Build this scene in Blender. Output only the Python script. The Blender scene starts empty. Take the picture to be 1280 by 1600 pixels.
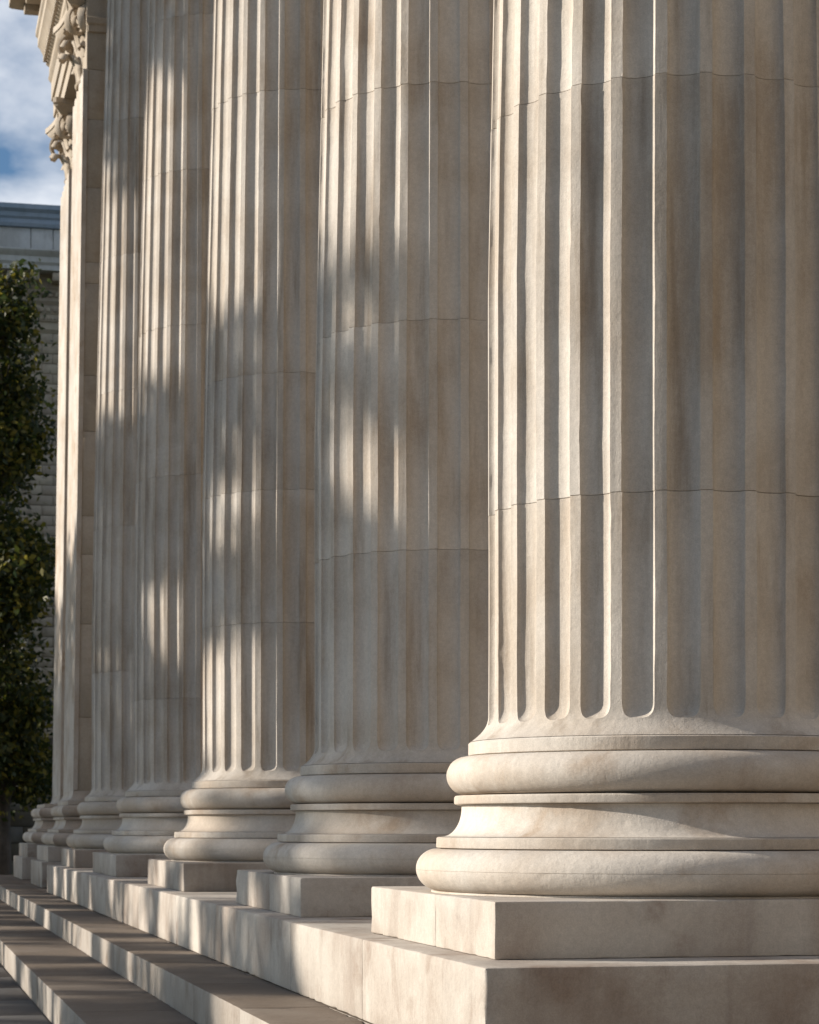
import bpy, bmesh, math, random
import numpy as np
from mathutils import Vector, noise, Matrix
random.seed(7)
rng = np.random.default_rng(11)
R = math.radians
S = bpy.context.scene
COL = S.collection

# ------------------------------------------------------------------ camera
ALPHA = R(12.87)
cam = bpy.data.cameras.new('camera')
cam.sensor_fit = 'HORIZONTAL'; cam.sensor_width = 36.0
cam.lens = 36.0 * 3600 / 1280
cam.shift_y = 491 / 1280
cam.clip_start = 0.1; cam.clip_end = 3000
cam.dof.use_dof = True; cam.dof.focus_distance = 11.5; cam.dof.aperture_fstop = 9.0
co = bpy.data.objects.new('camera', cam); COL.objects.link(co)
EYE = 1.43
co.location = (0, 0, EYE); co.rotation_euler = (R(90), 0, -ALPHA)
S.camera = co

# ------------------------------------------------------------------ light
SUN_EL = R(20.0); SUN_BACK = R(22.0)          # from the left (-X), turned towards +Y
SUN = Vector((-math.cos(SUN_BACK) * math.cos(SUN_EL), math.sin(SUN_BACK) * math.cos(SUN_EL), math.sin(SUN_EL)))
sl = bpy.data.lights.new('sun', 'SUN'); sl.energy = 5.0; sl.angle = R(0.65); sl.color = (1.0, 0.915, 0.80)
so = bpy.data.objects.new('sun', sl); COL.objects.link(so)
so.rotation_euler = (-SUN).to_track_quat('-Z', 'Y').to_euler()

W = bpy.data.worlds.new('World'); S.world = W; W.use_nodes = True
wn = W.node_tree; wn.nodes.clear()
def wnode(t, **k):
    n = wn.nodes.new(t)
    for a, b in k.items(): setattr(n, a, b)
    return n
sky = wnode('ShaderNodeTexSky', sky_type='NISHITA', sun_disc=False)
sky.sun_elevation = SUN_EL
sky.sun_rotation = math.atan2(SUN.x, SUN.y)
sky.air_density = 1.0; sky.dust_density = 1.0; sky.ozone_density = 1.2
tcw = wnode('ShaderNodeTexCoord')
mpw = wnode('ShaderNodeMapping'); mpw.inputs['Scale'].default_value = (1.0, 1.0, 1.7)
mpw.inputs['Location'].default_value = (0.35, 0.2, 0.62)
nzw = wnode('ShaderNodeTexNoise'); nzw.inputs['Scale'].default_value = 9.0; nzw.inputs['Detail'].default_value = 6
nzw.inputs['Roughness'].default_value = 0.5; nzw.inputs['Distortion'].default_value = 0.3
crw = wnode('ShaderNodeValToRGB'); crw.color_ramp.elements[0].position = 0.45; crw.color_ramp.elements[1].position = 0.62
crw.color_ramp.elements[1].color = (0.85, 0.85, 0.85, 1)
mxw = wnode('ShaderNodeMix', data_type='RGBA'); mxw.inputs['B'].default_value = (12.8, 13.3, 14.2, 1)
bgw = wnode('ShaderNodeBackground'); bgw.inputs['Strength'].default_value = 0.05
ouw = wnode('ShaderNodeOutputWorld')
L = wn.links.new
L(tcw.outputs['Generated'], mpw.inputs['Vector']); L(mpw.outputs[0], nzw.inputs['Vector'])
L(nzw.outputs['Fac'], crw.inputs[0]); L(crw.outputs[0], mxw.inputs['Factor'])
tnw = wnode('ShaderNodeVectorMath', operation='MULTIPLY'); tnw.inputs[1].default_value = (0.85, 1.15, 1.45)
L(sky.outputs[0], tnw.inputs[0]); L(tnw.outputs[0], mxw.inputs['A']); L(mxw.outputs['Result'], bgw.inputs['Color']); L(bgw.outputs[0], ouw.inputs[0])

S.view_settings.view_transform = 'Standard'; S.view_settings.look = 'None'
S.view_settings.exposure = 0.5; S.view_settings.gamma = 1.0
try: S.view_settings.use_curve_mapping = False
except Exception: pass

# ------------------------------------------------------------------ materials
def stone(name, c0, c1, c2, stain=0.5, streak=0.5, bump=0.5, rough=0.75, scale=1.0, vary=0.10, tread=0.0, sv=1.0):
    m = bpy.data.materials.new(name); m.use_nodes = True
    nt = m.node_tree; nd = nt.nodes; lk = nt.links.new
    bs = nd['Principled BSDF']; bs.inputs['Roughness'].default_value = rough
    bs.inputs['Specular IOR Level'].default_value = 0.3
    geo = nd.new('ShaderNodeNewGeometry'); oi = nd.new('ShaderNodeObjectInfo')
    rw = nd.new('ShaderNodeMath'); rw.operation = 'MULTIPLY'; rw.inputs[1].default_value = 37.0; lk(oi.outputs['Random'], rw.inputs[0])
    def nz(sc, det=5, ro=0.55, vec=None, dist=0.0, w=True):
        n = nd.new('ShaderNodeTexNoise'); n.noise_dimensions = '4D' if w else '3D'
        n.inputs['Scale'].default_value = sc * scale; n.inputs['Detail'].default_value = det
        n.inputs['Roughness'].default_value = ro; n.inputs['Distortion'].default_value = dist
        lk(vec if vec else geo.outputs['Position'], n.inputs['Vector'])
        if w: lk(rw.outputs[0], n.inputs['W'])
        return n.outputs['Fac']
    def ramp(f, a, b, va=0.0, vb=1.0):
        n = nd.new('ShaderNodeMapRange'); n.interpolation_type = 'SMOOTHSTEP'
        n.inputs['From Min'].default_value = a; n.inputs['From Max'].default_value = b
        n.inputs['To Min'].default_value = va; n.inputs['To Max'].default_value = vb
        lk(f, n.inputs['Value']); return n.outputs[0]
    def mix(f, a, b, mode='MIX'):
        n = nd.new('ShaderNodeMix'); n.data_type = 'RGBA'; n.blend_type = mode
        if isinstance(f, float): n.inputs['Factor'].default_value = f
        else: lk(f, n.inputs['Factor'])
        for k, v in (('A', a), ('B', b)):
            if isinstance(v, tuple): n.inputs[k].default_value = (*v, 1)
            else: lk(v, n.inputs[k])
        return n.outputs['Result']
    mp = nd.new('ShaderNodeMapping'); mp.inputs['Scale'].default_value = (1, 1, 0.09); lk(geo.outputs['Position'], mp.inputs['Vector'])
    stv = mp.outputs[0]
    col = mix(ramp(nz(1.3, 4, 0.55, dist=0.6), 0.35, 0.68), c0, c1)
    mp2 = nd.new('ShaderNodeMapping'); mp2.inputs['Scale'].default_value = (1, 1, sv); lk(geo.outputs['Position'], mp2.inputs['Vector'])
    sa = ramp(nz(3.0 if sv < 1 else 2.2, 7, 0.62, vec=mp2.outputs[0], dist=0.4), 0.50, 0.74, 0, stain); col = mix(sa, col, c2)
    sb = ramp(nz(6.5, 6, 0.6, vec=stv, w=False), 0.48, 0.78, 0, streak * 0.75); col = mix(sb, col, tuple(v * 0.72 for v in c2))
    sc_ = ramp(nz(19, 4, 0.6, vec=stv, w=False), 0.45, 0.8, 0, streak * 0.5); col = mix(sc_, col, tuple(min(1, v * 1.08) for v in c0))
    # blotchy grey soiling and fine grain
    gb = ramp(nz(0.8, 5, 0.6), 0.45, 0.75, 0, 0.35); col = mix(gb, col, (0.27, 0.26, 0.25), 'MIX')
    if tread > 0:      # ground-in dirt where people walk: the level faces
        sx = nd.new('ShaderNodeSeparateXYZ'); lk(geo.outputs['True Normal'], sx.inputs[0])
        lv = ramp(sx.outputs['Z'], 0.7, 0.9); dn = ramp(nz(1.6, 5, 0.6), 0.3, 0.7, tread * 0.75, tread)
        q = nd.new('ShaderNodeMath'); q.operation = 'MULTIPLY'; lk(lv, q.inputs[0]); lk(dn, q.inputs[1])
        col = mix(q.outputs[0], col, (0.135, 0.10, 0.07))
    g = ramp(nz(160, 3, 0.7, w=False), 0.3, 0.7, 0.90, 1.07)
    g2 = ramp(nz(34, 4, 0.7, w=False), 0.3, 0.7, 0.93, 1.05)
    vv = nd.new('ShaderNodeMapRange'); vv.inputs['To Min'].default_value = 1 - vary; vv.inputs['To Max'].default_value = 1 + vary * 0.6
    lk(oi.outputs['Random'], vv.inputs['Value'])
    def mul(a, b):
        n = nd.new('ShaderNodeMath'); n.operation = 'MULTIPLY'; lk(a, n.inputs[0]); lk(b, n.inputs[1]); return n.outputs[0]
    k = mul(mul(g, g2), vv.outputs[0])
    vm = nd.new('ShaderNodeVectorMath'); vm.operation = 'SCALE'; lk(col, vm.inputs[0]); lk(k, vm.inputs['Scale'])
    lk(vm.outputs[0], bs.inputs['Base Color'])
    # relief: tooled, weathered surface with pits
    pit = ramp(nz(85, 3, 0.6, w=False), 0.24, 0.40)
    f1 = nz(48, 6, 0.68, w=False); f2 = nz(7, 5, 0.6); f3 = nz(26, 3, 0.6, vec=stv, w=False)
    def bmp(h, dist, st, prev=None):
        n = nd.new('ShaderNodeBump'); n.inputs['Distance'].default_value = dist; n.inputs['Strength'].default_value = st
        lk(h, n.inputs['Height'])
        if prev: lk(prev, n.inputs['Normal'])
        return n.outputs['Normal']
    n_ = bmp(f2, 0.010, bump * 0.8); n_ = bmp(f3, 0.004, bump * 0.7, n_); n_ = bmp(f1, 0.004, bump * 0.8, n_); n_ = bmp(pit, 0.0015, bump, n_)
    lk(n_, bs.inputs['Normal'])
    return m

M_col = stone('marble_column', (0.56, 0.51, 0.45), (0.45, 0.385, 0.315), (0.33, 0.25, 0.175), 0.65, 1.0, 0.6, vary=0.06, sv=0.28)
M_base = stone('marble_base', (0.57, 0.52, 0.46), (0.46, 0.385, 0.31), (0.35, 0.25, 0.165), 0.8, 0.2, 0.5, vary=0.04)
M_block = stone('marble_block', (0.50, 0.455, 0.40), (0.36, 0.30, 0.25), (0.25, 0.18, 0.135), 0.85, 0.45, 0.6)
M_step = stone('step_stone', (0.38, 0.34, 0.295), (0.28, 0.24, 0.20), (0.19, 0.145, 0.11), 0.8, 0.15, 0.8, tread=0.92)
M_pier = stone('pier_stone', (0.46, 0.39, 0.31), (0.40, 0.33, 0.25), (0.30, 0.23, 0.165), 0.6, 0.4, 0.4)
M_far = stone('far_stone', (0.50, 0.42, 0.31), (0.42, 0.34, 0.25), (0.28, 0.21, 0.15), 0.7, 0.3, 0.4)
M_farbase_shade = stone('shaded_base_stone', (0.14, 0.12, 0.085), (0.10, 0.083, 0.058), (0.065, 0.05, 0.035), 0.7, 0.3, 0.4)  # darker copy of the far stone: tree shade put into the base colour
M_pale = stone('pale_far_stone', (0.66, 0.65, 0.62), (0.58, 0.56, 0.52), (0.38, 0.34, 0.28), 0.5, 0.4, 0.3)
M_mortar = stone('mortar', (0.20, 0.175, 0.145), (0.16, 0.14, 0.115), (0.12, 0.10, 0.08), 0.4, 0.1, 0.4)
M_roof = stone('roof_lead', (0.42, 0.50, 0.60), (0.34, 0.43, 0.53), (0.22, 0.26, 0.31), 0.4, 0.4, 0.2, rough=0.45)
M_ground = stone('ground_paving', (0.13, 0.125, 0.12), (0.10, 0.095, 0.09), (0.075, 0.065, 0.055), 0.6, 0.0, 0.8)
M_soil = stone('lawn_ground', (0.04, 0.05, 0.02), (0.032, 0.042, 0.017), (0.06, 0.05, 0.03), 0.6, 0.0, 0.8)
M_bark = stone('bark', (0.09, 0.07, 0.055), (0.06, 0.05, 0.04), (0.04, 0.032, 0.025), 0.6, 0.8, 1.0, scale=2)

def leafmat(name, ca, cb, cc):
    m = bpy.data.materials.new(name); m.use_nodes = True
    nt = m.node_tree; nd = nt.nodes; lk = nt.links.new
    for n in list(nd): nd.remove(n)
    out = nd.new('ShaderNodeOutputMaterial'); geo = nd.new('ShaderNodeNewGeometry')
    cr = nd.new('ShaderNodeValToRGB'); cr.color_ramp.elements[0].color = (*ca, 1); cr.color_ramp.elements[1].color = (*cc, 1)
    e = cr.color_ramp.elements.new(0.6); e.color = (*cb, 1)
    lk(geo.outputs['Random Per Island'], cr.inputs[0])
    pb = nd.new('ShaderNodeBsdfPrincipled'); pb.inputs['Roughness'].default_value = 0.5; lk(cr.outputs[0], pb.inputs['Base Color'])
    tr = nd.new('ShaderNodeBsdfTranslucent'); lk(cr.outputs[0], tr.inputs['Color'])
    mx = nd.new('ShaderNodeMixShader'); mx.inputs[0].default_value = 0.5
    lk(pb.outputs[0], mx.inputs[1]); lk(tr.outputs[0], mx.inputs[2]); lk(mx.outputs[0], out.inputs[0])
    return m
M_leaf = leafmat('leaves', (0.020, 0.034, 0.009), (0.050, 0.066, 0.012), (0.25, 0.21, 0.03))

# ------------------------------------------------------------------ helpers
def tag(o, label=None, cat=None, group=None, kind=None):
    if label: o['label'] = label
    if cat: o['category'] = cat
    if group: o['group'] = group
    if kind: o['kind'] = kind
    return o
def empty(name, loc=(0, 0, 0), rz=0):
    o = bpy.data.objects.new(name, None); o.location = loc; o.rotation_euler = (0, 0, rz)
    o.empty_display_size = 0.3; COL.objects.link(o); return o
def link(name, me, parent=None, loc=None):
    o = bpy.data.objects.new(name, me); COL.objects.link(o)
    if parent: o.parent = parent
    if loc is not None: o.location = loc
    return o
def mesh_from(name, verts, faces, mat, smooth=True, angle=28):
    me = bpy.data.meshes.new(name)
    me.from_pydata([tuple(v) for v in verts], [], faces); me.update()
    bm = bmesh.new(); bm.from_mesh(me); bmesh.ops.recalc_face_normals(bm, faces=bm.faces); bm.to_mesh(me); bm.free()
    if smooth:
        me.polygons.foreach_set('use_smooth', [True] * len(me.polygons)); me.set_sharp_from_angle(angle=R(angle))
    me.materials.append(mat); return me
_bc = {}
def box_mesh(name, sx, sy, sz, mat, bev=0.008, seg=2):
    """box with its corner at the origin, worn edges"""
    k = (name, round(sx, 3), round(sy, 3), round(sz, 3), mat.name, bev)
    if k in _bc: return _bc[k]
    bm = bmesh.new(); bmesh.ops.create_cube(bm, size=1)
    for v in bm.verts: v.co = Vector(((v.co.x + .5) * sx, (v.co.y + .5) * sy, (v.co.z + .5) * sz))
    if bev > 0: bmesh.ops.bevel(bm, geom=bm.edges[:], offset=bev, segments=seg, profile=0.5, affect='EDGES')
    me = bpy.data.meshes.new(name); bm.to_mesh(me); bm.free()
    me.polygons.foreach_set('use_smooth', [True] * len(me.polygons)); me.set_sharp_from_angle(angle=R(50))
    me.materials.append(mat); _bc[k] = me; return me
def worn_box(name, sx, sy, sz, mat, seed, bev=0.010, step=0.06, amp=0.0025):
    """finely cut block whose arrises are chipped and whose faces are not quite true"""
    bm = bmesh.new(); bmesh.ops.create_cube(bm, size=1)
    for v in bm.verts: v.co = Vector(((v.co.x + .5) * sx, (v.co.y + .5) * sy, (v.co.z + .5) * sz))
    for ax, s_ in ((0, sx), (1, sy), (2, sz)):
        n = min(60, max(2, int(s_ / step)))
        for i in range(1, n):
            p = [0, 0, 0]; p[ax] = s_ * i / n; nn = [0, 0, 0]; nn[ax] = 1
            bmesh.ops.bisect_plane(bm, geom=bm.verts[:] + bm.edges[:] + bm.faces[:], plane_co=p, plane_no=nn)
    sharp = [e for e in bm.edges if e.calc_face_angle(0) > 1.0]
    bmesh.ops.bevel(bm, geom=sharp, offset=bev, segments=2, profile=0.6, affect='EDGES')
    c = Vector((sx / 2, sy / 2, sz / 2))
    for v in bm.verts:
        p = v.co * 3 + Vector((seed * 7.3, seed * 1.7, 0))
        near = sum(1 for a, s_ in ((0, sx), (1, sy), (2, sz)) if v.co[a] < bev * 1.6 or v.co[a] > s_ - bev * 1.6)
        d = noise.noise(p) * amp
        if near >= 2:
            d2 = max(0, noise.noise(v.co * 13 + Vector((seed, 0, 4)))-0.12) * 0.026
            v.co += (c - v.co).normalized() * d2
        v.co += (v.co - c).normalized() * d
    me = bpy.data.meshes.new(name); bm.to_mesh(me); bm.free()
    me.polygons.foreach_set('use_smooth', [True] * len(me.polygons)); me.set_sharp_from_angle(angle=R(50))
    me.materials.append(mat); return me
def lathe(prof, n, name, mat, angle=28, wob=0.0, seed=0):
    vs = []; fs = []
    for (r, z) in prof:
        for i in range(n):
            a = 2 * math.pi * i / n
            d = noise.noise(Vector((math.cos(a) * 3, math.sin(a) * 3, z * 6 + seed))) * wob
            if wob: d -= max(0, noise.noise(Vector((math.cos(a) * 17, math.sin(a) * 17, z * 40 + seed))) - 0.38) * 0.012
            vs.append(((r + d) * math.cos(a), (r + d) * math.sin(a), z))
    for j in range(len(prof) - 1):
        for i in range(n):
            k = (i + 1) % n
            fs.append((j * n + i, j * n + k, (j + 1) * n + k, (j + 1) * n + i))
    fs.append(tuple(range(n))[::-1]); fs.append(tuple((len(prof) - 1) * n + i for i in range(n)))
    return mesh_from(name, vs, fs, mat, True, angle)
def square_loft(prof, hx, hy, name, mat):
    """prof: (outward offset, z); rectangle of half sizes hx, hy"""
    vs = []; fs = []
    for (o, z) in prof:
        for sx, sy in ((-1, -1), (1, -1), (1, 1), (-1, 1)): vs.append((sx * (hx + o), sy * (hy + o), z))
    for j in range(len(prof) - 1):
        for i in range(4):
            k = (i + 1) % 4; fs.append((j * 4 + i, j * 4 + k, (j + 1) * 4 + k, (j + 1) * 4 + i))
    fs.append((3, 2, 1, 0)); b = (len(prof) - 1) * 4; fs.append((b, b + 1, b + 2, b + 3))
    return mesh_from(name, vs, fs, mat, True, 24)

# ------------------------------------------------------------------ levels (metres)
Z2, Z1, ZS, ZP = 0.23, 0.45, 0.86, 1.111       # lower step, upper step, stylobate, plinth top
XP, XS, X1, X2 = 2.535, 2.36, 1.87, 1.20        # left faces of plinths, stylobate, upper and lower step
ZCAP, ZARCH = 13.6, 14.9
YEND = 47.0

# ------------------------------------------------------------------ ground
gm = mesh_from('ground', [(-700, -300, -0.02), (900, -300, -0.02), (900, 1500, -0.02), (-700, 1500, -0.02)], [(0, 1, 2, 3)], M_soil, False)
tag(link('ground', gm), kind='structure')
pav = empty('pavement'); tag(pav, kind='structure')
base = mesh_from('bedding', [(-8, -3, -0.016), (X2 + .3, -3, -0.016), (X2 + .3, 78, -0.016), (-8, 78, -0.016)], [(0, 1, 2, 3)], M_mortar, False)
link('bedding', base, pav)
for ix in range(6):
    y = 2.0 + 0.6 * (ix % 2)
    while y < 60:
        if ix >= 3 or y < 30:
            o = link('paving_slab', box_mesh('paving_slab', 1.19, 1.49, 0.03, M_ground, 0.006, 1), pav,
                     (X2 - 0.012 - 1.2 * (6 - ix) + 0.0, y, -0.012 - 0.015 + random.uniform(-.001, .002)))
        y += 1.5

# ------------------------------------------------------------------ steps and stylobate
def run_blocks(parent, name, x0, x1, z0, z1, ys, mat, near=24, bev=0.009):
    for i in range(len(ys) - 1):
        a, b = ys[i] + 0.002, ys[i + 1] - 0.002
        jx = random.uniform(-0.0015, 0.0015); jz = random.uniform(-0.0012, 0.0012)
        if a < near: me = worn_box(name, x1 - x0, b - a, z1 - z0, mat, a, bev, 0.08)
        else: me = box_mesh(name, x1 - x0, b - a, z1 - z0, mat, bev)
        link(name, me, parent, (x0 + jx, a, z0 + jz))
def joints(y0, y1, lo, hi, seed):
    r = random.Random(seed); ys = [y0]
    while ys[-1] < y1 - hi: ys.append(ys[-1] + r.uniform(lo, hi))
    ys.append(y1); return ys
st1 = empty('entrance_steps'); tag(st1, kind='structure')
run_blocks(st1, 'step_block', X2, X1 - 0.004, -0.03, Z2, joints(4.0, YEND, 1.5, 2.3, 3), M_step)
run_blocks(st1, 'step_block', X1, XS - 0.004, 0.0, Z1, joints(4.6, YEND, 1.3, 2.1, 5), M_step)
core = box_mesh('step_core', 14, YEND - 4, Z1 - 0.004, M_step, 0); link('step_core', core, st1, (XS, 4, 0))
core = box_mesh('step_core', 0.5, YEND - 4.2, Z2 - 0.02, M_mortar, 0); link('step_core', core, st1, (X2 + .05, 4.1, -0.01))

sty = empty('stylobate'); tag(sty, kind='structure')
SJ = [8.97, 11.41, 13.52, 16.38, 19.02, 21.9, 24.5, 27.3, 30.0, 32.3, 34.4]
run_blocks(sty, 'stylobate_block', XS, XS + 1.1, Z1, ZS, SJ[1:], M_block, 24, 0.014)
xs = [XS, 6.4, 8.6, 11.0]
for i in range(3):
    link('stylobate_block', worn_box('stylobate_block', xs[i + 1] - xs[i] - .004, 2.436, ZS - Z1, M_block, 40 + i, 0.014, 0.08), sty, (xs[i], 8.971, Z1))
link('portico_floor', box_mesh('portico_floor', 9.0, 34.4 - 11.41, ZS - Z1 - 0.004, M_step, 0), sty, (XS + 1.104, 11.41, Z1))

# ------------------------------------------------------------------ columns
NF = 28
def Rsh(z):
    t = max(0.0, (z - 4.0) / 9.0); return 0.922 - 0.215 * t ** 1.2
def arc(cx, cz, rx, rz, a0, a1, n):
    return [(cx + rx * math.cos(R(a0 + (a1 - a0) * i / n)), cz + rz * math.sin(R(a0 + (a1 - a0) * i / n))) for i in range(n + 1)]
ZF = 1.972      # flute feet
def base_profiles():
    lt = [(0.9, 1.1085), (1.205, 1.1085), (1.205, 1.1165)] + arc(1.175, 1.219, 0.103, 0.101, -80, -2, 8) + [(1.2778, 1.2175), (1.2755, 1.2184), (1.2755, 1.2196), (1.2779, 1.2205)] + arc(1.175, 1.219, 0.103, 0.101, 2, 88, 9) + [(1.0, 1.321)]
    f1 = [(1.0, 1.322), (1.158, 1.322), (1.176, 1.326), (1.178, 1.331), (1.178, 1.372), (1.172, 1.377), (1.0, 1.378)]
    sc = [(1.0, 1.379), (1.156, 1.379)]
    for i in range(15):
        t = i / 14; sc.append((1.152 - 0.098 * math.sin(t * math.pi / 2) ** 0.85, 1.379 + 0.145 * (1 - math.cos(t * math.pi / 2)) ** 0.9))
    sc += [(1.056, 1.532), (0.98, 1.533)]
    f2 = [(0.98, 1.534), (1.080, 1.534), (1.088, 1.538), (1.090, 1.545), (1.090, 1.570), (1.084, 1.578), (0.98, 1.580)]
    ut = [(0.95, 1.581)] + arc(1.035, 1.676, 0.092, 0.0935, -80, 85, 14) + [(0.93, 1.7705)]
    f3 = [(0.93, 1.772), (1.008, 1.772), (1.018, 1.776), (1.020, 1.782), (1.020, 1.834), (1.013, 1.840), (0.90, 1.841)]
    return [('lower_torus', lt), ('fillet', f1), ('scotia', sc), ('fillet', f2), ('upper_torus', ut), ('fillet', f3)]
BASE = {}
def base_parts(root, seg):
    if seg not in BASE:
        BASE[seg] = [(n, lathe(p, seg, n, M_base, 26, 0.004, i * 3)) for i, (n, p) in enumerate(base_profiles())]
    for n, me in BASE[seg]: link(n, me, root, (0, 0, 0))

def fluted_ring(z, phase, wd, fdepth, fm, seed, jit, NU=10, inset=0.0, fw=0.365, dr=0.0):
    """one ring of the shaft; wd 0..1 flute width factor, fdepth 0..1 depth factor"""
    out = []; r0 = Rsh(z) + dr - inset
    if z < ZF + 0.02:       # apophyge: the shaft flares out to the top fillet
        t = max(0.0, (ZF - 0.0 - z) / (ZF - 1.842)); t = min(1, t); r0 += 0.090 * t ** 2.2
    per = 2 * math.pi / NF
    D = (0.043 if seed < 13 else 0.038) * Rsh(z) / 0.92
    for k in range(NF):
        c = phase + k * per
        us = [-1 + 2 * i / NU for i in range(NU + 1)]
        for i, u in enumerate(us):
            u2 = math.sin(u * math.pi / 2) if abs(u) < 1 else u
            ja = 0
            if jit and i in (0, NU):
                ja = jit * (noise.noise(Vector((k * 9.1 + i, z * 2.3, seed))) + 0.6 * noise.noise(Vector((k * 5.7 + i, z * 11, seed + 9)))) * 0.0034
                ch = noise.noise(Vector((k * 3.3 + i, z * 5.1, seed + 30)))
                ja += (1 if i else -1) * max(0, ch - 0.42) * 0.022 * jit
            dd = fdepth * D * math.sqrt(max(0, 1 - abs(u2) ** 2.0)) + inset * 0
            a = c + u2 * wd * fw * per + ja
            w = noise.noise(Vector((math.cos(a) * 2.5, math.sin(a) * 2.5, z * 1.3 + seed))) * 0.0022 * (1 if jit else 0)
            rr = r0 - dd + w
            out.append((rr * math.cos(a), rr * math.sin(a), z))
        # fillet interior
        a0 = c + wd * fw * per; a1 = c + per - wd * fw * per
        for t in (0.33, 0.67):
            a = a0 + (a1 - a0) * t; out.append((r0 * math.cos(a), r0 * math.sin(a), z))
    return out
def drum(z0, z1, phase, seed, dz, jit, foot=False, NU=10):
    """one drum of the shaft between two bed joints"""
    n = NF * (NU + 3); rings = []
    g = 0.0008
    zs = []
    if foot:
        zs = [(1.8425, 0, 0), (1.85, 0, 0), (1.865, 0, 0), (1.885, 0, 0), (1.905, 0, 0)]
        hz = 0.085; zb = ZF - 0.052
        for v in (0.999, 0.985, 0.95, 0.9, 0.82, 0.72, 0.6, 0.45, 0.3, 0.15, 0.0):
            zs.append((zb + hz * (1 - v), (1 - v ** 3.0) ** (1 / 3.0) if v < .999 else 0.02, (1 - v ** 2.2) ** 0.5 if v < .999 else 0.0))
        zst = zs[-1][0]
    else:
        zst = z0 + g
    n_ = max(2, int((z1 - zst) / dz))
    zz = [zst + (z1 - g - zst) * i / n_ for i in range(n_ + 1)]
    if foot: zz = zz[1:]
    zs += [(z, 1, 1) for z in zz]
    dr = random.uniform(-0.0012, 0.0012); ph = phase + random.uniform(-0.0012, 0.0012)
    verts = []
    def add(ring): verts.extend(ring); rings.append(len(rings))
    if not foot:
        z = zs[0][0]
        r = fluted_ring(z, ph, 1, 1, 0, seed, jit, NU, 0.07, dr=dr); add(r)
        add(fluted_ring(z, ph, 1, 1, 0, seed, jit, NU, 0.0020, dr=dr))
        zs[0] = (z + 0.0020, 1, 1)
    zl = zs[-1][0]; zs[-1] = (zl - 0.0020, 1, 1)
    for (z, w, d) in zs: add(fluted_ring(z, ph, w, d, 0, seed, jit, NU, dr=dr))
    add([(x, y, zl) for x, y, _ in fluted_ring(zl, ph, 1, 1, 0, seed, jit, NU, 0.0020, dr=dr)])
    add([(x, y, zl) for x, y, _ in fluted_ring(zl, ph, 1, 1, 0, seed, jit, NU, 0.07, dr=dr)])
    fs = []
    for j in range(len(rings) - 1):
        a = j * n; b = a + n
        for i in range(n):
            k = (i + 1) % n; fs.append((a + i, a + k, b + k, b + i))
    me = bpy.data.meshes.new('drum'); me.from_pydata(verts, [], fs); me.update()
    me.polygons.foreach_set('use_smooth', [True] * len(me.polygons)); me.set_sharp_from_angle(angle=R(32))
    me.materials.append(M_col); return me

def leaf_mesh(h, w, curl, mat):
    """one acanthus leaf, standing and curling outwards (+X), with lobed edge and midrib"""
    vs = []; fs = []; NV = 10; NUU = 8
    for j in range(NV + 1):
        t = j / NV
        if t < 0.7: px = 0.05 + 0.04 * t + curl * 0.25 * (t / 0.7) ** 2; pz = h * t / 0.7 * 0.92
        else:
            q = (t - 0.7) / 0.3 * math.pi * 0.95; rr = curl * 0.42
            px = 0.078 + curl * 0.25 + rr * (1 - math.cos(q)); pz = h * 0.92 + rr * math.sin(q)
        ww = w * (0.75 + 0.3 * math.sin(t * math.pi)) * (1 - 0.45 * t ** 3) * (1 + 0.16 * math.cos(t * 19))
        for i in range(NUU + 1):
            u = -1 + 2 * i / NUU
            vs.append((px - 0.05 * u * u + 0.018 * math.cos(u * 9.4), u * ww / 2, pz - 0.05 * abs(u) * (t > 0.6)))
    n = NUU + 1
    for j in range(NV):
        for i in range(NUU): fs.append((j * n + i, j * n + i + 1, (j + 1) * n + i + 1, (j + 1) * n + i))
    b = len(vs); vs += [(x - 0.035, y, z - 0.01) for x, y, z in vs]
    fs += [tuple(b + k for k in f)[::-1] for f in fs]
    ring = [i for i in range(n)] + [j * n + n - 1 for j in range(1, NV + 1)] + [NV * n + i for i in range(n - 2, -1, -1)] + [j * n for j in range(NV - 1, 0, -1)]
    for i in range(len(ring)):
        a, c = ring[i], ring[(i + 1) % len(ring)]; fs.append((a, c, b + c, b + a))
    return mesh_from('acanthus_leaf', vs, fs, mat, True, 60)
def volute_mesh(mat, s=0.26):
    """scroll in the XZ plane, rising along a stalk and coiling outwards"""
    pts = [Vector((-0.05, 0, -0.50)), Vector((0.0, 0, -0.25))]
    for i in range(26):
        a = math.pi * 0.9 - i * 0.42; r = s * (1 - i / 30)
        pts.append(Vector((s * 0.55 + r * math.cos(a), 0, r * math.sin(a) - 0.02)))
    vs = []; fs = []
    for i, p in enumerate(pts):
        d = (pts[min(i + 1, len(pts) - 1)] - pts[max(i - 1, 0)]).normalized(); nn = Vector((-d.z, 0, d.x))
        w = 0.085 * (1 - 0.4 * i / len(pts)); h = 0.036 * (1 - 0.3 * i / len(pts))
        for a in range(6):
            q = a * math.pi / 3; vs.append(p + nn * h * math.cos(q) + Vector((0, w * math.sin(q), 0)))
    for i in range(len(pts) - 1):
        for a in range(6):
            b = (a + 1) % 6; fs.append((i * 6 + a, i * 6 + b, i * 6 + 6 + b, i * 6 + 6 + a))
    fs.append((5, 4, 3, 2, 1, 0)); e = (len(pts) - 1) * 6; fs.append(tuple(e + k for k in range(6)))
    return mesh_from('volute', vs, fs, mat, True, 50)
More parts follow.
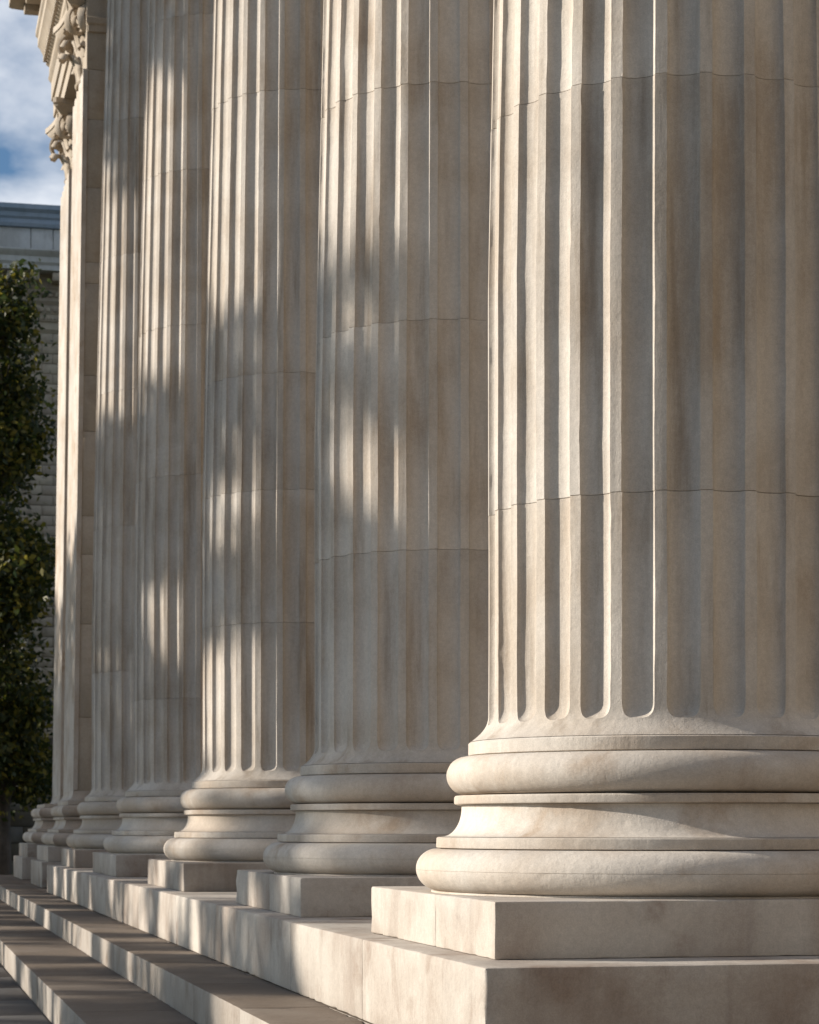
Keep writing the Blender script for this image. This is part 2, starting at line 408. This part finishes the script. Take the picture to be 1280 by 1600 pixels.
def abacus_mesh(mat, half, h):
    vs = []; fs = []; N = 12
    prof = [(0.86, 0), (0.90, h * .15), (0.96, h * .4), (0.97, h * .55), (1.0, h * .6), (1.0, h)]
    for (k, z) in prof:
        for s in range(4):
            a0 = Vector((-1, -1)) ; 
            for i in range(N):
                t = -0.92 + 1.84 * i / (N - 1); inn = 1 - 0.16 * (1 - t * t)
                p = Vector((t, -inn))
                ang = s * math.pi / 2
                vs.append(((p.x * math.cos(ang) - p.y * math.sin(ang)) * half * k, (p.x * math.sin(ang) + p.y * math.cos(ang)) * half * k, z))
    n = 4 * N
    for j in range(len(prof) - 1):
        for i in range(n):
            k = (i + 1) % n; fs.append((j * n + i, j * n + k, (j + 1) * n + k, (j + 1) * n + i))
    fs.append(tuple(range(n))[::-1]); fs.append(tuple((len(prof) - 1) * n + i for i in range(n)))
    return mesh_from('abacus', vs, fs, mat, True, 30)
CAPM = {}
def capital(root, z, half=1.02, r=0.70, mat=None):
    """acanthus capital: bell, two tiers of leaves, four corner scrolls, hollowed abacus"""
    mat = mat or M_col; key = mat.name
    if key not in CAPM:
        CAPM[key] = dict(
            bell=lathe([(0.6, 0), (r + .05, 0), (r + .07, .03), (r + .05, .06), (r - .02, .07), (r - .02, .5), (r + .02, .8), (r + .12, 1.02), (0.6, 1.06)], 40, 'bell', mat),
            leaf=leaf_mesh(0.42, 0.46, 0.26, mat), leaf2=leaf_mesh(0.78, 0.44, 0.30, mat), volute=volute_mesh(mat),
            abacus=abacus_mesh(mat, half * 1.08, 0.24))
    c = CAPM[key]
    bell = link('bell', c['bell'], root, (0, 0, z))
    for k in range(8):
        a = k * math.pi / 4
        for me, off, rr in ((c['leaf'], 0, r - .02), (c['leaf2'], math.pi / 8, r - .05)):
            o = link('acanthus_leaf', me, bell, (rr * math.cos(a + off), rr * math.sin(a + off), 0.06)); o.rotation_euler = (0, 0, a + off)
    for k in range(4):
        a = math.pi / 4 + k * math.pi / 2
        for s in (-0.055, 0.055):
            o = link('volute', c['volute'], bell, ((r + .16) * math.cos(a) - s * 1.6 * math.sin(a), (r + .16) * math.sin(a) + s * 1.6 * math.cos(a), 0.86))
            o.rotation_euler = (0, 0, a + s * 3)
    link('abacus', c['abacus'], root, (0, 0, z + 1.05))

XC = 3.80
# centre Y, joints, plinth front / back Y, plinth joint, label
COLS = [
    (10.75, [2.95, 4.84, 6.7, 8.6, 10.4, 12.1], (9.47, 12.02), 10.55, 'nearest and largest fluted marble column, cut off by the right edge of the photo, its left half in full sun'),
    (15.42, [3.23, 4.73, 6.28, 7.9, 9.6, 11.6], (14.15, 16.85), 15.35, 'fluted marble column second from the right, standing just behind the nearest one, its lower shaft in tree shade'),
    (21.16, [3.25, 4.44, 5.49, 8.04, 9.8, 11.7], (19.9, 22.65), 21.2, 'middle fluted marble column, third from the right, with its base brightly lit'),
    (27.15, [2.9, 5.47, 7.2, 9.0, 10.8, 12.3], (25.85, 28.75), 27.4, 'fourth fluted marble column from the right, sunlit halfway up with a grey shaded foot'),
    (32.76, [3.58, 5.6, 7.5, 9.4, 11.3], (31.5, 33.9), 32.7, 'farthest fluted marble column, narrow in view, standing just in front of the square pier'),
]
ph0 = math.atan2(-10.75, -XC) + R(2.2)
for ci, (yc, js, (pf, pb), pj, lab) in enumerate(COLS):
    root = empty('fluted_column', (XC, yc, 0))
    tag(root, lab, 'column', 'fluted columns of the portico')
    base_parts(root, 400 if ci == 0 else (160 if ci < 3 else 96))
    zs = [ZF] + js + [ZCAP]
    dz = (0.035, 0.06, 0.10, 0.15, 0.2)[ci]
    for i in range(len(zs) - 1):
        d_ = dz if zs[i] < 7 or ci > 1 else 0.3
        me = drum(zs[i], zs[i + 1], ph0 + (0 if ci == 0 else R((0, 3.5, 1.5, 6, 9)[ci])), ci * 13 + i, d_, 1.0 if (ci < 3 and zs[i] < 7) else 0.5, foot=(i == 0), NU=10 if ci < 3 else 8)
        link('drum', me, root, (0, 0, 0))
    capital(root, ZCAP)
    # plinth: blocks beneath the base
    wx = 2.57
    if ci < 3: mk = lambda sx, sy, sd: worn_box('plinth_block', sx, sy, ZP - ZS - 0.003, M_block, sd, 0.010, 0.07)
    else: mk = lambda sx, sy, sd: box_mesh('plinth_block', sx, sy, ZP - ZS - 0.003, M_block, 0.010)
    x0 = XP - XC; xm = 1.62 - 0.1 * ci
    for (a, b, xa, xb) in ((pf, pj, x0, x0 + xm), (pf, pj, x0 + xm, x0 + wx), (pj, pb, x0, x0 + wx)):
        link('plinth_block', mk(xb - xa - 0.0015, b - a - 0.0015, a + xa), root, (xa, a - yc, ZS + 0.001))

# ------------------------------------------------------------------ end piers with their pilaster faces
def pier(yf, depth, lab, plain_front, bsh=0.0, zc=13.6, xl=3.0):
    """square pier at the end of the portico: dado, plinth, moulded base, courses of blocks, fluted outer face, capital"""
    hx, hy = 1.05, depth / 2
    cx, cy = xl + hx, yf + hy
    root = empty('square_pier', (cx, cy, 0)); tag(root, lab, 'pier', 'square piers at the end of the portico')
    link('dado', box_mesh('dado', 2.9, depth + 0.72, ZS - Z1 - .002, M_block, .012), root, (-hx - .52 + bsh, -hy - .36, Z1 + .001))
    link('plinth', box_mesh('plinth', 2.62, depth + 0.56, ZP - ZS - .003, M_block, .012), root, (-hx - .42 + bsh, -hy - .28, ZS + .001))
    pr = []
    for n, p in base_profiles():
        pr = [(r - 0.93, z) for r, z in p]; pr = [(max(o, -0.1) , z) for o, z in pr]
        link(n, square_loft(pr, hx, hy, n, M_base), root, (bsh, 0, 0))
    link('apophyge', square_loft([(0.085, 1.842), (0.05, 1.862), (0.025, 1.89), (0.008, 1.93), (0.0, 1.97), (0, 2.0)], hx, hy, 'apophyge', M_base), root)
    # courses; the shaft leans inward slightly towards its top
    z = 2.0; r_ = random.Random(int(yf)); k = 0
    hs = [1.18, 1.5, 1.12, 0.62, 1.36, 0.9, 1.48, 0.34, 1.2, 1.1, 0.8, 0.9]
    top = zc
    FW = 0.045
    while z < top - 0.02:
        h = min(hs[k % len(hs)], top - z)
        if top - z - h < 0.3: h = top - z
        bx = 0.014 * (z - 2)
        js = [-hx + FW + bx, -hx + r_.choice((0.52, 0.42, 0.62)) + 0.2, hx - 0.55, hx]
        for i in range(3):
            link('stone_block', box_mesh('stone_block', js[i + 1] - js[i] - 0.004, depth - 0.01, h - 0.004, M_pier, 0.006, 1), root, (js[i], -hy + .004, z))
        z += h; k += 1
    # fluted outer slab facing the steps, front edge proud of the courses
    N = 5; vs = []; sec = []
    yy0, yy1 = -hy - 0.012, hy + 0.01; wdt = (yy1 - yy0); pitch = wdt / N
    for i in range(N):
        a = yy0 + i * pitch; f0 = a + pitch * 0.16; f1 = a + pitch * 0.84
        sec.append((a, 0)); 
        for t in range(9):
            u = -1 + 2 * t / 8; sec.append(((f0 + f1) / 2 + u * (f1 - f0) / 2, 0.03 * math.sqrt(max(0, 1 - u * u))))
    sec.append((yy1, 0)); sec.append((yy1, FW + .03)); sec.append((yy0, FW + .03))
    zz = [2.0, 2.02] + [2.02 + (top - 2.02) * i / 8 for i in range(1, 9)]
    fs = []; n = len(sec)
    for j, z in enumerate(zz):
        for (y, d) in sec:
            vs.append((-hx + 0.014 * (z - 2) + (d if j > 0 else min(d, 0.0) if d < .1 else d), y, z))
    for j in range(len(zz) - 1):
        for i in range(n):
            q = (i + 1) % n; fs.append((j * n + i, j * n + q, (j + 1) * n + q, (j + 1) * n + i))
    link('fluted_face', mesh_from('fluted_face', vs, fs, M_base, True, 30), root)
    # neck moulding and capital
    capital(root, zc + 0.02, 1.0, 0.70, M_pier)
    for o in root.children:
        if o.name.startswith(('bell', 'abacus')): o.location.x = -0.13 if not plain_front else -0.17
    link('cap_core', box_mesh('cap_core', 1.75 if plain_front else 1.2, depth - 0.25 if not plain_front else depth - .02, 1.28, M_pier, .01), root, (-hx + (.22 if plain_front else .45), -hy + .01, top + .004))
    if plain_front:
        link('cap_band', square_loft([(0, 0), (.02, .0), (.02, .10), (.05, .13), (.05, .22), (.0, .25)], hx - .13, hy - .0, 'cap_band', M_pier), root, (.13, -0.02, 14.2))
    return root
pier(37.25, 2.05, 'near square stone pier with plain brown shaded front, right of the slender lit strip', True, xl=2.97)
pier(43.0, 2.0, 'far square pier left of the brown one, its acanthus capital clear against the sky', False, bsh=-0.2, xl=3.19)

# ------------------------------------------------------------------ entablature over the columns
ent = empty('entablature', (0, 0, 0)); tag(ent, 'carved stone entablature and stepped cornice at the top left, above the two square piers', 'cornice')
def extrude_y(prof, y0, y1, name, mat, parent, angle=25):
    """closed profile in XZ, extruded along Y"""
    prof = [(x + (DXE if parent is not None else 0), z) for x, z in prof]
    n = len(prof); vs = [(x, y0, z) for x, z in prof] + [(x, y1, z) for x, z in prof]
    fs = [(i, (i + 1) % n, n + (i + 1) % n, n + i) for i in range(n)] + [tuple(range(n))[::-1], tuple(range(n, 2 * n))]
    return link(name, mesh_from(name, vs, fs, mat, True, angle), parent)
DXE = 0.22; YE = 45.15; Y0E = 9.6
A = ZARCH
extrude_y([(3.04, A), (3.04, A + .28), (3.0, A + .285), (3.0, A + .60), (2.96, A + .605), (2.96, A + .95), (2.93, A + .98), (2.90, A + 1.03), (4.7, A + 1.03), (4.7, A)], Y0E, YE, 'architrave', M_pier, ent)
extrude_y([(2.95, A + 1.034), (2.92, A + 1.10), (2.92, A + 1.26), (2.86, A + 1.30), (2.86, A + 1.44), (2.80, A + 1.48), (2.74, A + 1.60), (2.70, A + 1.64), (2.70, A + 1.80), (2.66, A + 1.84), (2.66, A + 1.95), (4.7, A + 1.96), (4.7, A + 1.034)], Y0E, YE, 'lower_cornice', M_pier, ent)
extrude_y([(2.96, A + 1.964), (2.96, A + 2.2), (4.7, A + 2.2), (4.7, A + 1.964)], Y0E, YE, 'frieze', M_pier, ent)
extrude_y([(2.80, A + 2.204), (2.80, A + 2.30), (2.20, A + 2.34), (2.15, A + 2.36), (2.15, A + 2.60), (2.10, A + 2.66), (2.02, A + 2.74), (1.94, A + 2.86), (1.86, A + 2.9), (1.86, A + 3.0), (4.7, A + 3.1), (4.7, A + 2.204)], Y0E, YE, 'upper_cornice', M_pier, ent)
mod = box_mesh('modillion', 0.34, 0.26, 0.17, M_pier, 0.02)
den = box_mesh('dentil', 0.07, 0.10, 0.13, M_pier, 0.006)
y = 36.0
while y < YE - .2:
    link('modillion', mod, ent, (2.42 + DXE, y, A + 2.165)); y += 0.62
y = 36.0
while y < YE - .1:
    link('dentil', den, ent, (2.795 + DXE, y, A + 1.31)); y += 0.19
# the wall and ceiling behind the columns
extrude_y([(9.0, Z1), (9.0, 17.0), (9.8, 17.0), (9.8, Z1)], 12.0, 50, 'inner_wall', M_pier, None)
tag(bpy.data.objects['inner_wall'], 'stone wall of the temple behind the row of columns', 'wall')
link('ceiling_slab', box_mesh('ceiling_slab', 4.28, 35.4, 0.5, M_pier, 0), ent, (4.71 + DXE, 9.7, A + .3))

# ------------------------------------------------------------------ far building
def cam_pt(px, Zc, z=0.0):
    xc = (px - 640) / 3600 * Zc
    return Vector((xc * math.cos(ALPHA) + Zc * math.sin(ALPHA), -xc * math.sin(ALPHA) + Zc * math.cos(ALPHA), z))
ZB = 75.0
bp = cam_pt(46, ZB); YB = bp.y; XB = bp.x
def hz(ypx): return EYE + (1291 - ypx) * ZB / 3600
bl = empty('far_building', (XB, YB, 0)); tag(bl, 'shaded classical stone building behind the tree at far left, with blue-grey roof edge', 'building')
wx0, wx1 = -16.0, 10.0
def extrude_x(prof, name, mat, x0=wx0, x1=wx1):
    """closed profile of (outward toward viewer, z)"""
    n = len(prof); vs = [(x0, -d, z) for d, z in prof] + [(x1, -d, z) for d, z in prof]
    fs = [(i, (i + 1) % n, n + (i + 1) % n, n + i) for i in range(n)] + [tuple(range(n))[::-1], tuple(range(n, 2 * n))]
    return link(name, mesh_from(name, vs, fs, mat, True, 25), bl)
h = hz
extrude_x([(-.1, 0.0), (-.1, h(520)), (-6, h(520)), (-6, 0.0)], 'wall', M_mortar)
# ashlar blocks in courses, near the visible strip
z = h(1232); k = 0
while z < h(525):
    hh = 0.33; x = -2.4 - (0.35 if k % 2 else 0)
    while x < 2.2:
        link('stone_block', box_mesh('stone_block', 0.78, 0.2, hh - 0.014, M_far if z > 4 else M_farbase_shade, 0.012, 1), bl, (x, -0.0, z)); x += 0.79
    z += hh; k += 1
# base courses, stepped out
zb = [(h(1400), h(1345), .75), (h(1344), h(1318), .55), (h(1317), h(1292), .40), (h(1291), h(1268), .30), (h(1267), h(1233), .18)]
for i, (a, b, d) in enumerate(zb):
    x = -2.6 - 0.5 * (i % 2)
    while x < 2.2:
        link('base_course_block', box_mesh('base_course_block', 1.18, 0.9, abs(b - a), M_farbase_shade, 0.02, 1), bl, (x, -d, min(a, b))); x += 1.19
# entablature of the far building
extrude_x([(.0, h(520)), (.10, h(514)), (.10, h(503)), (.16, h(502)), (.16, h(492)), (.20, h(490)), (.20, h(478)), (.30, h(472)), (.30, h(455)), (.36, h(452)), (.36, h(436)), (.50, h(433)), (-5, h(433)), (-5, h(520))], 'frieze_course', M_far)
extrude_x([(.0, h(432.8)), (1.0, h(432)), (1.02, h(425)), (1.10, h(421)), (1.12, h(413)), (1.25, h(408)), (1.30, h(405)), (1.30, h(403)), (0.4, h(400)), (-5, h(400)), (-5, h(432.8))], 'cornice', M_pale)
for nm, w, hh, dd, y0, pit, mat in (('modillion', .30, .26, .60, 447, .72, M_far), ('dentil', .11, .16, .10, 466, .20, M_far), ('carved_tongue', .13, .12, .08, 488, .21, M_far), ('bead', .07, .07, .06, 500, .12, M_far)):
    x = -2.2; me = box_mesh(nm, w, dd, hh, mat, .015, 1)
    out = {'modillion': .95, 'dentil': .40, 'carved_tongue': .27, 'bead': .21}[nm]
    while x < 2.2:
        link(nm, me, bl, (x, -out, h(y0))); x += pit
xx = -2.9
for wd in (1.55, 1.38, 0.72, 1.2, 1.0):
    link('parapet_block', box_mesh('parapet_block', wd - .02, .5, h(361) - h(399.8), M_pale, .02, 1), bl, (xx, -.42, h(399.8))); xx += wd
extrude_x([(.35, h(400)), (.35, h(362)), (-5, h(362)), (-5, h(400))], 'parapet', M_mortar)
extrude_x([(.55, h(360.5)), (.62, h(356)), (.62, h(350)), (.72, h(347)), (.74, h(341)), (.90, h(337)), (.92, h(330)), (-5, h(327)), (-5, h(360.5))], 'roof_edge', M_roof)
# window openings with sills beyond the visible strip are left plain: nothing of them shows

# ------------------------------------------------------------------ trees
def tube(bvs, bfs, pts, rs, n=8):
    b0 = len(bvs)
    for i, p in enumerate(pts):
        d = (pts[min(i + 1, len(pts) - 1)] - pts[max(i - 1, 0)]).normalized()
        u = d.orthogonal().normalized(); v = d.cross(u)
        for k in range(n):
            a = 2 * math.pi * k / n; bvs.append(p + (u * math.cos(a) + v * math.sin(a)) * rs[i])
    for i in range(len(pts) - 1):
        for k in range(n):
            q = (k + 1) % n; bfs.append((b0 + i * n + k, b0 + i * n + q, b0 + i * n + n + q, b0 + i * n + n + k))
def tree(loc, blobs, n_leaf, size, label, group, keep=None, clump=0.5, trunk_r=0.25, gap=-0.22, gf=0.55):
    """blobs: (centre, radii) in world space; leaves gathered in sprays around limb ends"""
    root = empty('broadleaf_tree', loc); tag(root, label, 'tree', group)
    base = Vector(loc); vs = []; fs = []
    topz = max(b[0][2] for b in blobs); cx = sum(b[0][0] for b in blobs) / len(blobs); cy = sum(b[0][1] for b in blobs) / len(blobs)
    tp = []; tr_ = []
    for i in range(9):
        t = i / 8
        tp.append(Vector(((cx - base.x) * t * t * .6 + 0.12 * math.sin(5 * t + base.y), (cy - base.y) * t * t * .6 + 0.1 * math.sin(4 * t), (topz) * t))); tr_.append(trunk_r * (1 - 0.85 * t) * (1.5 if i == 0 else 1))
    tube(vs, fs, tp, tr_, 10)
    for (c, r) in blobs:
        for q in range(4):
            end = Vector(c) - base + Vector((random.uniform(-.6, .6) * r[0], random.uniform(-.6, .6) * r[1], random.uniform(-.5, .6) * r[2]))
            zz = max(0.2 * topz, min(end.z - 1.0, topz * .9)); i = min(7, int(zz / topz * 8)); st = tp[i]
            mid = (st + end) / 2 + Vector((random.uniform(-.3, .3), random.uniform(-.3, .3), 0.3))
            rr = max(.02, tr_[i] * .45)
            tube(vs, fs, [st, (st + mid) / 2, mid, (mid + end) / 2, end], [rr, rr * .8, rr * .6, rr * .4, rr * .18], 6)
    link('trunk', mesh_from('trunk', vs, fs, M_bark, True, 60), root)
    # sprays
    vol = np.array([r[0] * r[1] * r[2] for _, r in blobs]) ** (2 / 3); vol /= vol.sum()
    per = 14; ns = n_leaf // per
    idx = rng.choice(len(blobs), ns, p=vol)
    C = np.array([b[0] for b in blobs])[idx]; RR = np.array([b[1] for b in blobs])[idx]
    d = rng.normal(size=(ns, 3)); d /= np.linalg.norm(d, axis=1)[:, None]
    rad = rng.uniform(0.15, 1.0, ns) ** 0.45 * rng.uniform(.85, 1.12, ns)
    P = C + d * rad[:, None] * RR
    nzv = np.array([noise.noise(Vector(p * gf)) for p in P]); ok = nzv > gap
    P = P[ok]
    LP = np.repeat(P, per, axis=0) + rng.normal(size=(len(P) * per, 3)) * clump * 0.5
    if keep is not None: LP = LP[keep(LP)]
    m = len(LP)
    ax = rng.normal(size=(m, 3)); ax[:, 2] -= .3; ax /= np.linalg.norm(ax, axis=1)[:, None]
    bx = np.cross(ax, rng.normal(size=(m, 3))); bx /= np.linalg.norm(bx, axis=1)[:, None]
    nn = np.cross(ax, bx)
    s = size * rng.uniform(.6, 1.25, m)[:, None]
    LP = LP - np.array(loc)
    v = np.stack([LP - ax * s * .6, LP + bx * s * .34 + nn * s * .06 - ax * s * .05, LP + ax * s * .6, LP - bx * s * .34 + nn * s * .06 - ax * s * .05], axis=1).reshape(-1, 3)
    me = bpy.data.meshes.new('crown'); me.vertices.add(m * 4); me.vertices.foreach_set('co', v.ravel())
    me.loops.add(m * 4); me.loops.foreach_set('vertex_index', np.arange(m * 4)); me.polygons.add(m)
    me.polygons.foreach_set('loop_start', np.arange(0, m * 4, 4)); me.polygons.foreach_set('loop_total', np.full(m, 4)); me.update(calc_edges=True)
    me.materials.append(M_leaf); link('crown', me, root)
    return root

# tree in front of the far building
def bl3(px, py, Zc, r): 
    p = cam_pt(px, Zc, EYE + (1291 - py) * Zc / 3600); return ((p.x, p.y, p.z), r)
ZT = 56.0
tl = cam_pt(1, ZT); 
tree((tl.x, tl.y, 0), [bl3(-20, 560, ZT, (1.25, 1.5, 1.35)), bl3(12, 485, ZT, (.55, .8, .85)), bl3(-30, 700, ZT, (1.5, 1.8, 1.3)), bl3(30, 655, ZT + .5, (.75, 1.1, .9)), bl3(-30, 900, ZT, (1.75, 2.0, 1.6)),
      bl3(30, 900, ZT - 1, (.85, 1.4, 1.1)), bl3(-20, 1080, ZT, (1.55, 2.0, 1.5)), bl3(40, 1130, ZT, (.7, 1.3, .95)), bl3(-25, 1195, ZT, (1.5, 2.0, 1.1)), bl3(45, 1215, ZT + 1, (.7, 1.0, .6)), bl3(-70, 800, ZT, (1.8, 2, 3.5)), bl3(40, 430, ZT, (.18, .3, .35))],
     62000, 0.17, 'dark green leafy tree at the far left in front of the far building', None, clump=.42, trunk_r=.16, gap=-0.12, gf=0.9)

# trees left of the picture whose shade falls on the columns
XREF = 2.95
def shadow_yz(P):
    t = (XREF - P[:, 0]) / (-SUN.x)
    return P[:, 1] - SUN.y * t, P[:, 2] - SUN.z * t
TOPY = [0, 12.6, 13.2, 15.0, 18, 20.4, 26, 32, 36.0, 38, 40, 60]
TOPZ = [-9, -9, 4.9, 5.25, 6.0, 6.25, 6.7, 7.0, 6.3, 5.9, 5.6, 5.6]
GAPS = [(14.7, 1.45, .42, .3), (26.6, 1.5, .35, .3),   # (Y, z, half Y, half z) openings in the crowns
    (14.6, 3.75, .6, .5), (20.3, 4.5, .55, 1.05), (20.5, 2.35, 1.3, 1.05), (20.6, 1.2, 1.3, .35), (18.6, .7, .7, .5), (26.3, 4.0, .6, .75), (26.2, 2.2, .35, .5), (24.3, .75, .6, .4),
    (26.0, 1.25, .35, .3), (31.7, 3.1, .5, .45), (31.3, 1.0, .4, .5), (29.0, .7, .35, .5), (16.0, .75, .45, .3), (14.3, 1.05, .6, .16), (38.3, 3.1, .18, .5), (22.2, .7, .35, .3), (13.3, 1.6, .5, 1.0)]
def keep_shade(P):
    Y, Z = shadow_yz(P)
    Y = Y + rng.normal(size=len(Y)) * .16; Z = Z + rng.normal(size=len(Z)) * .16
    wob = np.array([noise.noise(Vector((a * .9, b * .9, 3.1))) for a, b in zip(Y, Z)])
    wob2 = np.array([noise.noise(Vector((a * 2.2, b * 1.5, 8.1))) for a, b in zip(Y, Z)])
    ok = Z < np.interp(Y, TOPY, TOPZ) + wob * .45 + wob2 * .2
    hi = (Y > 25.0) & (Y < 35) & (Z > 10.2 + wob * 0.8 + (Y - 27) * .15)
    ok |= hi
    for (a, b, ry, rz) in GAPS:
        ok &= ((Y - a) / ry) ** 2 + ((Z - b) / rz) ** 2 > 1 + wob2 * 1.1
    ok &= wob2 < 0.52
    w3 = np.array([noise.noise(Vector((a * .8 + 5, b * .5, 1.7))) for a, b in zip(Y, Z)])
    ok &= ~((Z < 1.05) & (w3 > 0.08) & (Y < 36))
    return ok
shade_lab = ['broadleaf tree on the lawn outside the left edge, nearest of its row', 'broadleaf tree on the lawn outside the left edge, second of its row',
             'broadleaf tree on the lawn outside the left edge, third of its row', 'tall broadleaf tree on the lawn outside the left edge, fourth of its row', 'broadleaf tree on the lawn outside the left edge, fifth of its row', 'broadleaf tree on the lawn outside the left edge, last of its row']
ty = [25.0, 32.0, 39.0, 46.0, 53.0, 60.0]
for i, yy in enumerate(ty):
    bs = [((-19, yy, 13.0), (3.2, 4.6, 3.6)), ((-20, yy - 2, 10.2), (3.0, 3.2, 2.4)), ((-18, yy + 2, 10.0), (3.0, 3.2, 2.4))]
    if i in (2, ): bs += [((-18.5, yy + 1, 20.8), (2.6, 5.4, 2.6))] * 2
    tree((-19, yy, 0), bs, 21000 if len(bs) == 3 else 40000, 0.30, shade_lab[i], 'trees along the lawn outside the left edge', keep=keep_shade, clump=.6, trunk_r=.28)

# unseen trees added behind the camera: they block sky light from the shaded fronts
fl = tree((-6, -20, 0), [((-6, -20, 9.5), (4.4, 3.6, 4.6)), ((-8, -20, 6.0), (3.2, 3.0, 2.6)), ((-4, -20, 5.6), (3.4, 3.0, 2.6))], 15000, 0.42, 'unseen broadleaf tree added behind the camera to block sky light, westernmost', 'added sky-blocking trees behind the camera', clump=.8, trunk_r=.3)
for k, (x, y, nm) in enumerate(((2.5, -22, 'second from the west'), (11, -20, 'third from the west'), (19.5, -21, 'fourth from the west'), (28, -20, 'easternmost'))):
    r = empty('broadleaf_tree', (x, y, 0), 1.3 * (k + 1)); r.scale = (1.2, 1.2, 1.3); tag(r, 'unseen broadleaf tree added behind the camera to block sky light, ' + nm, 'tree', 'added sky-blocking trees behind the camera')
    for c in fl.children:
        d = c.copy(); COL.objects.link(d); d.parent = r

for k, (px, zc, sc, nm) in enumerate(((-330, 66, 1.1, 'left of the far building, nearer one'), (-190, 70.5, 0.95, 'left of the far building, farther one'))):  # unseen trees added to keep sky light off the far building's foot
    p = cam_pt(px, zc); r = empty('broadleaf_tree', (p.x, p.y, 0), 2.1 * k); r.scale = (sc, sc, sc); tag(r, 'unseen broadleaf tree added outside the left edge to block sky light, ' + nm, 'tree', 'added sky-blocking trees beside the far building')
    for c in fl.children:
        d = c.copy(); COL.objects.link(d); d.parent = r
# unseen wing added right of the camera to throw warm light on shaded sides
reflector = empty('bounce_wing', (9.6, -10.5, 0)); tag(reflector, 'unseen stone wing of the building to the right of the camera', 'building')
link('wall', box_mesh('wall', 5, 16.5, 13, M_far, 0.02), reflector)
link('base_course', box_mesh('base_course', 5.3, 16.7, 1.2, M_block, 0.02), reflector, (-.15, -.1, 0))
link('cornice', box_mesh('cornice', 5.8, 17.1, 0.6, M_pier, 0.05), reflector, (-.4, -.3, 13.002))
